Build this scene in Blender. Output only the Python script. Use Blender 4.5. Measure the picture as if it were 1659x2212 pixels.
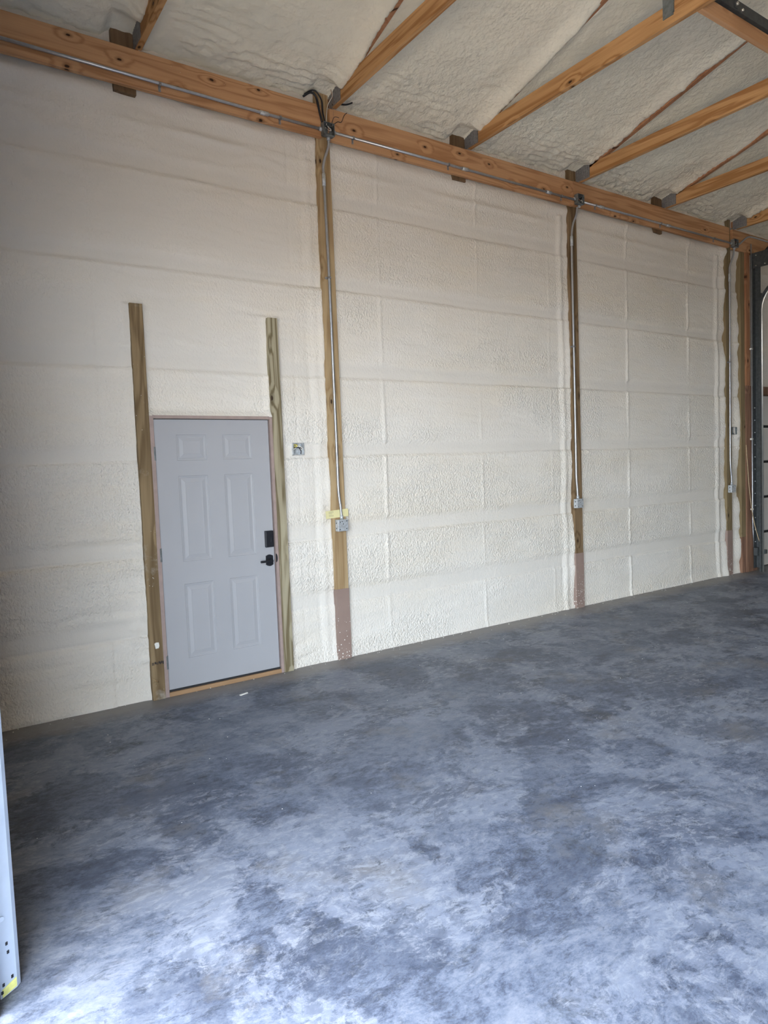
import bpy, bmesh, math, random
import numpy as np
from mathutils import Vector, Matrix

for o in list(bpy.data.objects):
    bpy.data.objects.remove(o)
SC = bpy.context.scene
COL = SC.collection
PI = math.pi

# ------------------------------------------------------------------ camera
CAM = (-1.4577, -5.1324, 1.6421)
YAW, PITCH, ROLL, FPX = 0.5937, -0.0621, -0.0395, 1482.6
cy, sy, cp, sp = math.cos(YAW), math.sin(YAW), math.cos(PITCH), math.sin(PITCH)
fw = Vector((sy * cp, cy * cp, sp)); rt = Vector((cy, -sy, 0)); up = rt.cross(fw)
r2 = math.cos(ROLL) * rt + math.sin(ROLL) * up
u2 = -math.sin(ROLL) * rt + math.cos(ROLL) * up
cd = bpy.data.cameras.new('camera'); cam = bpy.data.objects.new('camera', cd); COL.objects.link(cam)
M = Matrix((r2, u2, -fw)).transposed().to_4x4(); M.translation = Vector(CAM)
cam.matrix_world = M
cd.sensor_fit = 'VERTICAL'; cd.sensor_height = 36.0; cd.lens = FPX / 2212 * 36.0
cd.clip_start = 0.02; cd.clip_end = 200
SC.camera = cam

# ------------------------------------------------------------------ world, light, exposure
SC.view_settings.view_transform = 'Standard'
SC.view_settings.look = 'None'
SC.view_settings.gamma = 1
SC.view_settings.use_curve_mapping = False
SC.view_settings.exposure = 1.55

w = bpy.data.worlds.new('sky'); SC.world = w; w.use_nodes = True
nt = w.node_tree; nt.nodes.clear()
out = nt.nodes.new('ShaderNodeOutputWorld'); bg = nt.nodes.new('ShaderNodeBackground')
tc = nt.nodes.new('ShaderNodeTexCoord'); sep = nt.nodes.new('ShaderNodeSeparateXYZ')
rmp = nt.nodes.new('ShaderNodeValToRGB')
nt.links.new(tc.outputs['Generated'], sep.inputs[0]); nt.links.new(sep.outputs['Z'], rmp.inputs[0])
nt.links.new(rmp.outputs[0], bg.inputs[0]); nt.links.new(bg.outputs[0], out.inputs[0])
e = rmp.color_ramp.elements
# bright hazy horizon, deeper sky overhead
for pos, colr in ((0.0, (.85, .94, 1.0)), (.12, (.82, .92, 1.0)), (.40, (.48, .60, .80)), (.7, (.24, .32, .47))):
    el = e[0] if pos == 0 else (e[1] if pos == .7 else rmp.color_ramp.elements.new(pos))
    el.position = pos; el.color = (*colr, 1)
bg.inputs[1].default_value = 8.6

def portal(loc, rot, sx, sz):
    l = bpy.data.lights.new('daylight_portal', 'AREA'); l.shape = 'RECTANGLE'; l.size = sx; l.size_y = sz
    l.cycles.is_portal = True
    o = bpy.data.objects.new('daylight_portal', l); COL.objects.link(o); o.location = loc; o.rotation_euler = rot
    return o
# the big open doorway in the near end wall lets the daylight in (faces +x)
portal((-1.76, -5.4, 1.525), (0, -PI / 2, 0), 3.05, 5.4)

sun = bpy.data.lights.new('sun', 'SUN'); sun.energy = 3.0; sun.angle = 0.01; sun.color = (1, .90, .76)
so = bpy.data.objects.new('sun', sun); COL.objects.link(so)
so.rotation_euler = Vector((0.12, -0.8, 1.0)).to_track_quat('Z', 'Y').to_euler()

# ------------------------------------------------------------------ materials
def newmat(name):
    m = bpy.data.materials.new(name); m.use_nodes = True
    b = m.node_tree.nodes['Principled BSDF']
    return m, m.node_tree, b
def N(nt, t, **k):
    n = nt.nodes.new(t)
    for a, v in k.items(): setattr(n, a, v)
    return n
def L(nt, a, b): nt.links.new(a, b)
def ramp(nt, src, stops):
    r = N(nt, 'ShaderNodeValToRGB'); L(nt, src, r.inputs[0])
    while len(r.color_ramp.elements) < len(stops): r.color_ramp.elements.new(.5)
    for el, (p, c) in zip(r.color_ramp.elements, stops):
        el.position = p; el.color = (*c, 1) if len(c) == 3 else c
    return r.outputs[0]
def noise(nt, vec, scale, detail=4, rough=.55, dist=0.0, out='Fac'):
    n = N(nt, 'ShaderNodeTexNoise'); n.inputs['Scale'].default_value = scale
    n.inputs['Detail'].default_value = detail; n.inputs['Roughness'].default_value = rough
    n.inputs['Distortion'].default_value = dist; L(nt, vec, n.inputs['Vector'])
    return n.outputs[out]
def mapping(nt, vec, scale=(1, 1, 1), loc=(0, 0, 0), rot=(0, 0, 0)):
    m = N(nt, 'ShaderNodeMapping'); m.inputs['Scale'].default_value = scale
    m.inputs['Location'].default_value = loc; m.inputs['Rotation'].default_value = rot
    L(nt, vec, m.inputs['Vector']); return m.outputs[0]
def mix(nt, a, b, f, mode='MIX'):
    m = N(nt, 'ShaderNodeMix', data_type='RGBA', blend_type=mode)
    for s, v in ((m.inputs[0], f), (m.inputs[6], a), (m.inputs[7], b)):
        if isinstance(v, (int, float)): s.default_value = v
        elif isinstance(v, tuple): s.default_value = (*v, 1)
        else: L(nt, v, s)
    return m.outputs[2]
def math_(nt, op, a, b=0.0, clamp=False):
    m = N(nt, 'ShaderNodeMath', operation=op); m.use_clamp = clamp
    for s, v in ((m.inputs[0], a), (m.inputs[1], b)):
        if isinstance(v, (int, float)): s.default_value = v
        else: L(nt, v, s)
    return m.outputs[0]
def bump(nt, h, strength, dist, b):
    n = N(nt, 'ShaderNodeBump'); n.inputs['Strength'].default_value = strength
    n.inputs['Distance'].default_value = dist; L(nt, h, n.inputs['Height']); L(nt, n.outputs[0], b.inputs['Normal'])

def plain(name, col, rough=.5, metal=0.0, nz=0.0, nscale=20, spec=.5):
    m, nt, b = newmat(name)
    b.inputs['Roughness'].default_value = rough; b.inputs['Metallic'].default_value = metal
    b.inputs['Specular IOR Level'].default_value = spec
    t = N(nt, 'ShaderNodeTexCoord')
    f = noise(nt, t.outputs['Object'], nscale, 3)
    lo = tuple(c * (1 - nz) for c in col); hi = tuple(min(1, c * (1 + nz)) for c in col)
    L(nt, ramp(nt, f, [(.3, lo), (.7, hi)]), b.inputs['Base Color'])
    return m

def wood(name, light, dark, axis, grain=1.0, knot=.045, kscale=3.2, rough=.75, specks=0.0, dust=0.0, kden=.5):
    """sawn timber with grain running along `axis`"""
    m, nt, b = newmat(name)
    b.inputs['Roughness'].default_value = rough; b.inputs['Specular IOR Level'].default_value = .25
    t = N(nt, 'ShaderNodeTexCoord'); oi = N(nt, 'ShaderNodeObjectInfo')
    off = N(nt, 'ShaderNodeVectorMath', operation='MULTIPLY_ADD')
    cmb = N(nt, 'ShaderNodeCombineXYZ')
    for i in range(3): L(nt, oi.outputs['Random'], cmb.inputs[i])
    L(nt, cmb.outputs[0], off.inputs[0]); off.inputs[1].default_value = (17.3, 9.7, 23.1)
    L(nt, t.outputs['Object'], off.inputs[2]); P = off.outputs[0]
    s = [9, 9, 9]; s[axis] = .55
    P1 = mapping(nt, P, tuple(s))
    # knots: cells laid out on the faces, one axis along the grain
    sp_ = N(nt, 'ShaderNodeSeparateXYZ'); L(nt, P, sp_.inputs[0]); oth = [i for i in range(3) if i != axis]
    uv = N(nt, 'ShaderNodeCombineXYZ'); L(nt, math_(nt, 'MULTIPLY', sp_.outputs[axis], .55), uv.inputs[0])
    L(nt, math_(nt, 'ADD', sp_.outputs[oth[0]], sp_.outputs[oth[1]]), uv.inputs[1])
    v = N(nt, 'ShaderNodeTexVoronoi', voronoi_dimensions='2D'); v.inputs['Scale'].default_value = kscale * 1.9
    L(nt, uv.outputs[0], v.inputs['Vector'])
    sc_ = N(nt, 'ShaderNodeSeparateColor'); L(nt, v.outputs['Color'], sc_.inputs[0])
    wob = math_(nt, 'MULTIPLY', math_(nt, 'SUBTRACT', noise(nt, P, 30, 2), .5), .05)
    kd = math_(nt, 'ADD', math_(nt, 'ADD', v.outputs['Distance'], wob), math_(nt, 'MULTIPLY', math_(nt, 'GREATER_THAN', sc_.outputs[0], kden), 2.0))
    g0 = noise(nt, P1, 1.0, 3, .5, .6)
    kk = math_(nt, 'MULTIPLY', math_(nt, 'SUBTRACT', .32, kd, True), 3.0)
    rings = N(nt, 'ShaderNodeTexWave', wave_type='RINGS', rings_direction='XYZ'[axis])
    g1 = math_(nt, 'ADD', math_(nt, 'MULTIPLY', g0, 26.0), math_(nt, 'MULTIPLY', kk, 9.0))
    lines = math_(nt, 'ADD', math_(nt, 'MULTIPLY', math_(nt, 'SINE', g1), .5), .5)
    lines = math_(nt, 'POWER', lines, 2.2)
    s2 = [55, 55, 55]; s2[axis] = 2.0
    fine = noise(nt, mapping(nt, P, tuple(s2)), 1.0, 2)
    f = math_(nt, 'ADD', math_(nt, 'MULTIPLY', lines, .5 * grain), math_(nt, 'MULTIPLY', fine, .55), True)
    c = ramp(nt, f, [(.15, light), (.95, dark)])
    big = noise(nt, P, 1.6, 2)
    c = mix(nt, c, tuple(x * .72 for x in dark), ramp(nt, big, [(.5, (0, 0, 0)), (.8, (.45, .45, .45))]))
    kdark = ramp(nt, kd, [(knot * .9, (.95, .95, .95)), (knot * 1.3, (0.0, 0.0, 0.0))])
    khalo = ramp(nt, kd, [(knot, (.65, .65, .65)), (knot * 3.2, (0, 0, 0))])
    c = mix(nt, c, tuple(x * .55 for x in dark), khalo)
    c = mix(nt, c, (.035, .016, .008), kdark)
    if specks > 0:
        v2 = N(nt, 'ShaderNodeTexVoronoi'); v2.inputs['Scale'].default_value = 38
        L(nt, P, v2.inputs['Vector'])
        sm = noise(nt, P, 5, 2)
        thr = math_(nt, 'MULTIPLY', ramp(nt, sm, [(.45, (0, 0, 0)), (.75, (1, 1, 1))]), .22 * specks)
        hit = math_(nt, 'LESS_THAN', v2.outputs['Distance'], thr)
        c = mix(nt, c, (.78, .76, .70), hit)
    if dust > 0:
        dm = noise(nt, P, 3.2, 5, .7)
        c = mix(nt, c, (.66, .64, .58), ramp(nt, dm, [(.56, (0, 0, 0)), (.75, (dust, dust, dust))]))
    L(nt, c, b.inputs['Base Color'])
    bump(nt, f, .25, .002, b)
    return m

def foam_mat(name, base, warm, fine_scale=60, fine_d=.004, mid=.006):
    m, nt, b = newmat(name)
    b.inputs['Roughness'].default_value = .62; b.inputs['Specular IOR Level'].default_value = .3
    t = N(nt, 'ShaderNodeTexCoord'); P = t.outputs['Object']
    f = noise(nt, mapping(nt, P, (.5, .5, 1.2)), 1.1, 4, .6)
    c = ramp(nt, f, [(.32, warm), (.62, base)])
    f2 = noise(nt, mapping(nt, P, (.35, .35, 3)), 2.6, 3, .6)
    c = mix(nt, c, tuple(x * .93 for x in base), ramp(nt, f2, [(.4, (0, 0, 0)), (.7, (.6, .6, .6))]))
    at = N(nt, 'ShaderNodeAttribute', attribute_name='pebble')
    # smooth foam coloured a touch darker than the pebbled foam
    c = mix(nt, c, tuple(x * .90 for x in base), ramp(nt, at.outputs['Fac'], [(.0, (.9, .9, .9)), (.45, (0, 0, 0))]))
    L(nt, c, b.inputs['Base Color'])
    h1 = noise(nt, mapping(nt, P, (1, 1, .7), rot=(0, .3, 0)), fine_scale * 1.9, 1, .4, .1)
    h2 = noise(nt, mapping(nt, P, (1, 1, .75), rot=(0, .3, 0)), fine_scale, 1.5, .4, .1)
    h = math_(nt, 'ADD', math_(nt, 'MULTIPLY', h1, .55), math_(nt, 'MULTIPLY', h2, 1.0))
    h = math_(nt, 'MULTIPLY', h, math_(nt, 'ADD', math_(nt, 'MULTIPLY', at.outputs['Fac'], .85), .15))
    bump(nt, h, 1.0, fine_d * 2.9, b)
    return m

MAT = {}
MAT['foam_wall'] = foam_mat('foam_wall', (.80, .765, .71), (.77, .71, .615))
MAT['low_bounce_wall'] = plain('low_bounce_wall', (.42, .38, .33), .8, nz=.1, nscale=2)  # unseen walls coloured dark to cut the light they bounce back
MAT['foam_ceiling'] = foam_mat('foam_ceiling', (.82, .80, .69), (.78, .73, .60), 26, .0045)
MAT['pine_x'] = wood('pine_x', (.60, .35, .185), (.36, .175, .08), 0, 1.0, .034, 2.6, specks=.35, kden=.42)
MAT['pine_y'] = wood('pine_y', (.58, .34, .155), (.33, .155, .055), 1, 1.2, .036, 2.4, kden=.4)
MAT['pine_z'] = wood('pine_z', (.42, .22, .12), (.28, .12, .06), 2, .8, .05, 2.6)
MAT['post_z'] = wood('post_z', (.47, .35, .20), (.29, .185, .09), 2, 1.0, .045, 2.4, kden=.35)
MAT['post_dark'] = wood('post_dark', (.25, .17, .095), (.12, .075, .038), 2, 1.1, .04, 2.4, kden=.3)
MAT['post_gold'] = wood('post_gold', (.27, .205, .115), (.155, .11, .055), 2, .7, .04, 2.4, kden=.3)
MAT['stud_brown'] = wood('stud_brown', (.33, .24, .135), (.15, .10, .05), 2, 1.2, .055, 2.6, specks=.6, dust=.5, kden=.5)
MAT['stud_green'] = wood('stud_green', (.43, .385, .27), (.17, .135, .075), 2, 1.5, .05, 2.4, kden=.6)
MAT['sill'] = wood('sill', (.40, .25, .14), (.29, .17, .085), 0, .5, .0, 2)
MAT['block'] = wood('block', (.20, .13, .075), (.09, .055, .03), 2, .8, .02, 2)
MAT['treated'] = wood('treated', (.30, .17, .11), (.17, .09, .06), 2, 1.3, .02, 2)
MAT['jamb'] = plain('jamb', (.36, .275, .25), .6, nz=.08)
MAT['door_paint'] = plain('door_paint', (.40, .405, .43), .38, nz=.02, nscale=3)
MAT['black'] = plain('black', (.012, .013, .018), .38)
MAT['rubber'] = plain('rubber', (.02, .02, .022), .8)
MAT['galv'] = plain('galv', (.56, .59, .62), .42, .45, .22, 45)
MAT['galv_dark'] = plain('galv_dark', (.075, .082, .085), .55, .3, .25, 30)
MAT['galv_box'] = plain('galv_box', (.20, .22, .225), .5, .5, .25, 30)
MAT['galv_dull'] = plain('galv_dull', (.30, .30, .31), .5, .6, .25, 60)
MAT['emt'] = plain('emt', (.50, .52, .56), .36, .8, .08, 30)
MAT['steel_bright'] = plain('steel_bright', (.78, .77, .72), .3, .85, .05, 10)
MAT['steel_painted'] = plain('steel_painted', (.50, .58, .70), .4, .25, .05, 12)
MAT['white_panel'] = plain('white_panel', (.62, .60, .57), .5, nz=.04, nscale=4)
MAT['card'] = plain('card', (.72, .66, .36), .7, nz=.03)
MAT['ink'] = plain('ink', (.03, .025, .025), .8)
MAT['ink_grey'] = plain('ink_grey', (.28, .26, .17), .8)
MAT['wire_white'] = plain('wire_white', (.75, .73, .68), .5)
MAT['wire_yellow'] = plain('wire_yellow', (.72, .62, .12), .5)
MAT['copper'] = plain('copper', (.55, .33, .2), .4, .6)
MAT['rope'] = plain('rope', (.50, .38, .24), .9, nz=.2, nscale=60)
MAT['scrap'] = plain('scrap', (.80, .79, .74), .8)
MAT['yellow_tape'] = plain('yellow_tape', (.72, .72, .25), .5, nz=.15, nscale=40)
MAT['warm_bounce'] = plain('warm_bounce', (.40, .32, .24), .9, nz=.15, nscale=6)  # unseen outside ground, tinted warm to bounce light onto the ceiling

# painted post sleeve: mauve brown with overspray specks
m, nt, b = newmat('sleeve'); b.inputs['Roughness'].default_value = .65
t = N(nt, 'ShaderNodeTexCoord'); P = t.outputs['Object']
sepz = N(nt, 'ShaderNodeSeparateXYZ'); L(nt, P, sepz.inputs[0])
v2 = N(nt, 'ShaderNodeTexVoronoi'); v2.inputs['Scale'].default_value = 42; L(nt, P, v2.inputs['Vector'])
thr = math_(nt, 'MULTIPLY', math_(nt, 'SUBTRACT', .62, sepz.outputs['Z'], True), .85)
thr = math_(nt, 'MULTIPLY', thr, noise(nt, P, 30, 2))
hit = math_(nt, 'LESS_THAN', v2.outputs['Distance'], thr)
base = ramp(nt, noise(nt, P, 6, 2), [(.3, (.275, .195, .165)), (.7, (.31, .225, .19))])
L(nt, mix(nt, base, (.8, .77, .72), hit), b.inputs['Base Color']); MAT['sleeve'] = m

# concrete floor: blue grey, burnished, blotchy
m, nt, b = newmat('concrete')
t = N(nt, 'ShaderNodeTexCoord'); P = t.outputs['Object']
warp = N(nt, 'ShaderNodeVectorMath', operation='MULTIPLY_ADD')
L(nt, noise(nt, P, .9, 3, out='Color'), warp.inputs[0]); warp.inputs[1].default_value = (.32, .32, 0); L(nt, P, warp.inputs[2])
W = warp.outputs[0]
n1 = noise(nt, mapping(nt, W, (1.0, .8, 1), rot=(0, 0, .5)), .85, 8, .66)
n2 = noise(nt, mapping(nt, W, (1.0, 1.35, 1), rot=(0, 0, .35)), 3.0, 10, .74, .5)
n3 = noise(nt, mapping(nt, P, (1, 1.5, 1), rot=(0, 0, .35)), 13, 8, .8, .3)
n4 = noise(nt, mapping(nt, P, (1, 1.8, 1), rot=(0, 0, .35)), 60, 4, .8)
f = math_(nt, 'ADD', math_(nt, 'ADD', math_(nt, 'MULTIPLY', n1, .30), math_(nt, 'MULTIPLY', n4, .12)), math_(nt, 'ADD', math_(nt, 'MULTIPLY', n2, .30), math_(nt, 'MULTIPLY', n3, .28)))
c = ramp(nt, f, [(.42, (.036, .045, .064)), (.468, (.080, .096, .135)), (.50, (.125, .148, .20)), (.535, (.172, .195, .245)), (.60, (.235, .25, .295))])
# separate burnished passes with crisp edges: paler and darker slabs of tone
pa = noise(nt, mapping(nt, W, (1, 1, 1), loc=(9, 5, 0)), 1.7, 9, .7, .3)
c = mix(nt, c, (0.233, 0.259, 0.321), ramp(nt, pa, [(.50, (0, 0, 0)), (.53, (.5, .5, .5)), (.60, (.65, .65, .65))]))
pb = noise(nt, mapping(nt, W, (1, 1, 1), loc=(-3, 8, 0)), 1.3, 9, .7, .3)
c = mix(nt, c, (0.055, 0.068, 0.101), ramp(nt, pb, [(.52, (0, 0, 0)), (.545, (.40, .40, .40)), (.62, (.6, .6, .6))]))
# tan and dark oily blotches
tn = noise(nt, mapping(nt, P, loc=(2, 1, 0)), 1.9, 6, .7)
c = mix(nt, c, (0.198, 0.182, 0.158), ramp(nt, tn, [(.55, (0, 0, 0)), (.68, (.45, .45, .45))]))
bl = noise(nt, mapping(nt, W, (1, 1, 1), loc=(4, 2, 0)), 2.3, 8, .75)
c = mix(nt, c, (0.036, 0.041, 0.046), ramp(nt, bl, [(.60, (0, 0, 0)), (.68, (.7, .7, .7))]))
# small pits
v = N(nt, 'ShaderNodeTexVoronoi'); v.inputs['Scale'].default_value = 30; L(nt, W, v.inputs['Vector'])
pit = math_(nt, 'LESS_THAN', v.outputs['Distance'], math_(nt, 'MULTIPLY', math_(nt, 'SUBTRACT', n2, .5, True), .9))
c = mix(nt, c, (0.066, 0.073, 0.083), math_(nt, 'MULTIPLY', pit, .35))
n5 = noise(nt, mapping(nt, W, (1, 1.9, 1), rot=(0, 0, .35)), 11, 9, .82, .6)
c = mix(nt, c, (.045, .055, .075), mix(nt, (0.0, 0.0, 0.0), ramp(nt, n5, [(.53, (0, 0, 0)), (.60, (.8, .8, .8))]), ramp(nt, pb, [(.43, (.25, .25, .25)), (.55, (1, 1, 1))])))
n6 = noise(nt, mapping(nt, W, (1, 1.7, 1), loc=(5, 5, 0), rot=(0, 0, .35)), 14, 9, .82, .5)
c = mix(nt, c, (.285, .305, .345), mix(nt, (0.0, 0.0, 0.0), ramp(nt, n6, [(.50, (0, 0, 0)), (.59, (.8, .8, .8))]), ramp(nt, pa, [(.45, (.12, .12, .12)), (.56, (1, 1, 1))])))
# dusty tan margin left along the long wall by the foam masking
sx = N(nt, 'ShaderNodeSeparateXYZ'); L(nt, P, sx.inputs[0])
edge = math_(nt, 'ADD', sx.outputs['Y'], math_(nt, 'MULTIPLY', math_(nt, 'SUBTRACT', noise(nt, P, 3, 5, .65), .5), .35))
c = mix(nt, c, (.27, .25, .23), ramp(nt, math_(nt, 'ADD', edge, 1.0), [(.66, (0, 0, 0)), (.90, (.8, .8, .8))]))
L(nt, c, b.inputs['Base Color'])
rr = ramp(nt, f, [(.42, (.40, .40, .40)), (.58, (.62, .62, .62))])
L(nt, rr, b.inputs['Roughness']); b.inputs['Specular IOR Level'].default_value = .38
bump(nt, math_(nt, 'ADD', n3, n2), .12, .004, b)
MAT['concrete'] = m

# ------------------------------------------------------------------ mesh helpers
def link(name, me, mat, parent=None):
    o = bpy.data.objects.new(name, me); COL.objects.link(o)
    if mat is not None: me.materials.append(MAT[mat] if isinstance(mat, str) else mat)
    if parent is not None:
        o.parent = parent
        o.matrix_parent_inverse = Matrix.Translation(-Vector(parent.matrix_basis.translation)) if True else Matrix()
    return o
def tag(o, label, cat, group=None, kind=None):
    o['label'] = label; o['category'] = cat
    if group: o['group'] = group
    if kind: o['kind'] = kind
    return o
def thing(name, loc, label, cat, group=None, kind=None):
    o = bpy.data.objects.new(name, None); COL.objects.link(o); o.location = loc
    o.empty_display_size = .1
    return tag(o, label, cat, group, kind)

class MB:
    """collects shapes, links them as one mesh"""
    def __init__(s): s.bm = bmesh.new()
    def box(s, x0, x1, y0, y1, z0, z1, bev=0.0, rot=None, piv=None):
        r = bmesh.ops.create_cube(s.bm, size=1.0)['verts']
        for v in r:
            v.co = Vector(((x0 + x1) / 2 + v.co.x * (x1 - x0), (y0 + y1) / 2 + v.co.y * (y1 - y0), (z0 + z1) / 2 + v.co.z * (z1 - z0)))
        if rot is not None:
            pv = Vector(piv) if piv else Vector(((x0 + x1) / 2, (y0 + y1) / 2, (z0 + z1) / 2))
            bmesh.ops.rotate(s.bm, verts=r, cent=pv, matrix=rot)
        if bev > 0:
            es = list({e for v in r for e in v.link_edges})
            bmesh.ops.bevel(s.bm, geom=es, offset=bev, segments=2, affect='EDGES', profile=.6)
        return s
    def prism(s, pts, vec):
        """polygon pts (3D) extruded by vec"""
        a = [s.bm.verts.new(p) for p in pts]; q = [s.bm.verts.new(Vector(p) + Vector(vec)) for p in pts]
        n = len(pts)
        s.bm.faces.new(a[::-1]); s.bm.faces.new(q)
        for i in range(n): s.bm.faces.new((a[i], a[(i + 1) % n], q[(i + 1) % n], q[i]))
        return s
    def tube(s, pts, r, n=10, cap=True):
        pts = [Vector(p) for p in pts]
        t0 = (pts[1] - pts[0]).normalized()
        ref = Vector((0, 0, 1)) if abs(t0.z) < .9 else Vector((1, 0, 0))
        nrm = t0.cross(ref).normalized(); rings = []
        for i, p in enumerate(pts):
            if i == 0: t = t0
            elif i == len(pts) - 1: t = (pts[-1] - pts[-2]).normalized()
            else: t = ((pts[i + 1] - p).normalized() + (p - pts[i - 1]).normalized()).normalized()
            nrm = (nrm - t * nrm.dot(t)).normalized(); bn = t.cross(nrm)
            rings.append([s.bm.verts.new(p + (nrm * math.cos(a) + bn * math.sin(a)) * r) for a in [2 * PI * k / n for k in range(n)]])
        for a, q in zip(rings, rings[1:]):
            for k in range(n): 
                f = s.bm.faces.new((a[k], a[(k + 1) % n], q[(k + 1) % n], q[k])); f.smooth = True
        if cap: s.bm.faces.new(rings[0][::-1]); s.bm.faces.new(rings[-1])
        return s
    def sheet(s, prof, z0, z1, th):
        """open 2D profile (x,y) given thickness, extruded in z"""
        pr = [Vector((p[0], p[1])) for p in prof]; L_, R_ = [], []
        for i, p in enumerate(pr):
            a = (pr[i] - pr[i - 1]).normalized() if i else (pr[1] - pr[0]).normalized()
            c = (pr[i + 1] - pr[i]).normalized() if i < len(pr) - 1 else a
            t = (a + c).normalized(); nn = Vector((-t.y, t.x)); k = th / 2 / max(.3, nn.dot(Vector((-a.y, a.x))))
            L_.append(p + nn * k); R_.append(p - nn * k)
        return s.prism([(q.x, q.y, z0) for q in L_ + R_[::-1]], (0, 0, z1 - z0))
    def build(s, name, mat, parent=None, smooth=False):
        bmesh.ops.recalc_face_normals(s.bm, faces=s.bm.faces)
        me = bpy.data.meshes.new(name); s.bm.to_mesh(me); s.bm.free()
        if smooth:
            for p in me.polygons: p.use_smooth = True
        return link(name, me, mat, parent)

def catmull(pts, k=6):
    P = [Vector(pts[0])] + [Vector(p) for p in pts] + [Vector(pts[-1])]; o = []
    for i in range(1, len(P) - 2):
        for j in range(k):
            t = j / k; a, b_, c, d = P[i - 1], P[i], P[i + 1], P[i + 2]
            o.append(.5 * ((2 * b_) + (c - a) * t + (2 * a - 5 * b_ + 4 * c - d) * t * t + (3 * b_ - a - 3 * c + d) * t ** 3))
    o.append(P[-2]); return o

# numpy value noise
def vnoise(x, y, seed):
    xi = np.floor(x).astype(np.int64); yi = np.floor(y).astype(np.int64)
    fx = x - xi; fy = y - yi; fx = fx * fx * fx * (fx * (fx * 6 - 15) + 10); fy = fy * fy * fy * (fy * (fy * 6 - 15) + 10)
    def h(a, c):
        n = (a * 374761393 + c * 668265263 + seed * 974634777) & 0xffffffff
        n = ((n ^ (n >> 13)) * 1274126177) & 0xffffffff
        return ((n ^ (n >> 16)) & 0xffff) / 65535.0
    return (h(xi, yi) * (1 - fx) + h(xi + 1, yi) * fx) * (1 - fy) + (h(xi, yi + 1) * (1 - fx) + h(xi + 1, yi + 1) * fx) * fy - .5
def fbm(x, y, seed, octv=4, gain=.5):
    a, s_, o = 1.0, 1.0, 0
    for i in range(octv):
        o = o + a * vnoise(x * s_ + i * 17.1, y * s_ - i * 9.3, seed + i); a *= gain; s_ *= 2.03
    return o
def sstep(a, b_, x): t = np.clip((x - a) / (b_ - a), 0, 1); return t * t * (3 - 2 * t)

def gridmesh(name, U, V, XYZ, keep, mat, pebble=None, parent=None):
    nu, nv = len(U), len(V)
    co = np.stack(XYZ, -1).reshape(-1, 3).astype(np.float32)
    i = np.arange(nu * nv).reshape(nu, nv)
    q = np.stack([i[:-1, :-1], i[1:, :-1], i[1:, 1:], i[:-1, 1:]], -1)[keep].reshape(-1, 4)
    me = bpy.data.meshes.new(name)
    me.vertices.add(len(co)); me.vertices.foreach_set('co', co.ravel())
    me.loops.add(q.size); me.loops.foreach_set('vertex_index', q.ravel().astype(np.int32))
    me.polygons.add(len(q)); me.polygons.foreach_set('loop_start', (np.arange(len(q)) * 4).astype(np.int32))
    me.polygons.foreach_set('loop_total', np.full(len(q), 4, np.int32))
    me.update(calc_edges=True); me.validate()
    me.polygons.foreach_set('use_smooth', np.ones(len(me.polygons), bool))
    if pebble is not None:
        at = me.attributes.new('pebble', 'FLOAT', 'POINT'); at.data.foreach_set('value', pebble.ravel().astype(np.float32))
    return link(name, me, mat, parent)

# ------------------------------------------------------------------ measured positions
HB, HT = 4.405, 4.664                 # header bottom and top
PF = -0.0095                          # front of the posts
HY = PF - .038                        # front of the header
PX = [1.469, 4.5595, 7.650]; PWD = .1264
TX = [.056, 1.648, 3.144, 4.731, 6.294, 7.885]     # right faces of the truss chords
FY = .045                             # foam surface of the long wall
ROOF = .262                           # slope of the roof

# ------------------------------------------------------------------ floor, ground
f = MB().box(-1.6, 12.1, -10.3, .3, -.15, 0).build('floor', 'concrete'); tag(f, 'blue grey burnished concrete floor slab with dark and pale blotches', 'floor', kind='structure')
f = MB().box(-30, -1.6, -25, 15, -.3, -.02).build('driveway', 'warm_bounce'); tag(f, 'unseen pale driveway added for warm bounce light outside the open end doorway', 'ground', kind='structure')

# ------------------------------------------------------------------ long wall with sprayed foam
dx = .013
U = np.arange(-1.6, 12.0 + dx, dx); V = np.arange(0, 4.95 + dx, dx)
X, Z = np.meshgrid(U, V, indexing='ij')
def wavy(z, k, seed): return fbm(z * k, np.zeros_like(z) + seed * 3.3, seed, 3)
h = np.zeros_like(X)
zz = Z + .012 * fbm(X * .9, Z * .3, 5, 2)
pebble = np.ones_like(X)
bands = [(.48, .622), (1.062, 1.2), (1.765, 1.88), (2.445, 2.57), (3.185, 3.285), (3.87, 4.0)]
inband = np.zeros_like(X)
left = 1 - sstep(1.1, 1.4, X)
for k, (a, c) in enumerate(bands):
    mb = sstep(a - .004, a + .012, zz) * (1 - sstep(c - .03, c + .03, zz)); inband = np.maximum(inband, mb)
    gs = .65 + .7 * fbm(X * .8, X * 0 + k, 40 + k, 2)
    h -= .0085 * np.clip(gs, .1, 1.3) * np.exp(-((zz - a) / .0085) ** 2)              # crease under each girt
    h -= .013 * left * (a < 1.3) * np.exp(-((zz - a - .02 * fbm(X * 1.3, X * 0 + k, 44, 2)) / .013) ** 2)
    h -= .0028 * np.exp(-((zz - c - .01) / .012) ** 2) * np.clip(.5 + 2 * fbm(X * 1.1, X * 0 + k, 60 + k, 2), 0, 1)
    # rolled bead at the crease here and there
    bd = sstep(.02, .3, fbm(X * .7, X * 0 + 5 * k, 80 + k, 2))
    h += .007 * bd * np.exp(-((zz - a + .022) / .014) ** 2) * (.6 + .8 * vnoise(X * 55, Z * 12, 9 + k))
h += .011 * (1 - inband)
pebble *= 1 - .8 * inband
pebble *= .35 + .75 * sstep(-.35, .3, fbm(X * 1.3, Z * 2.6, 12, 3))
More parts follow.
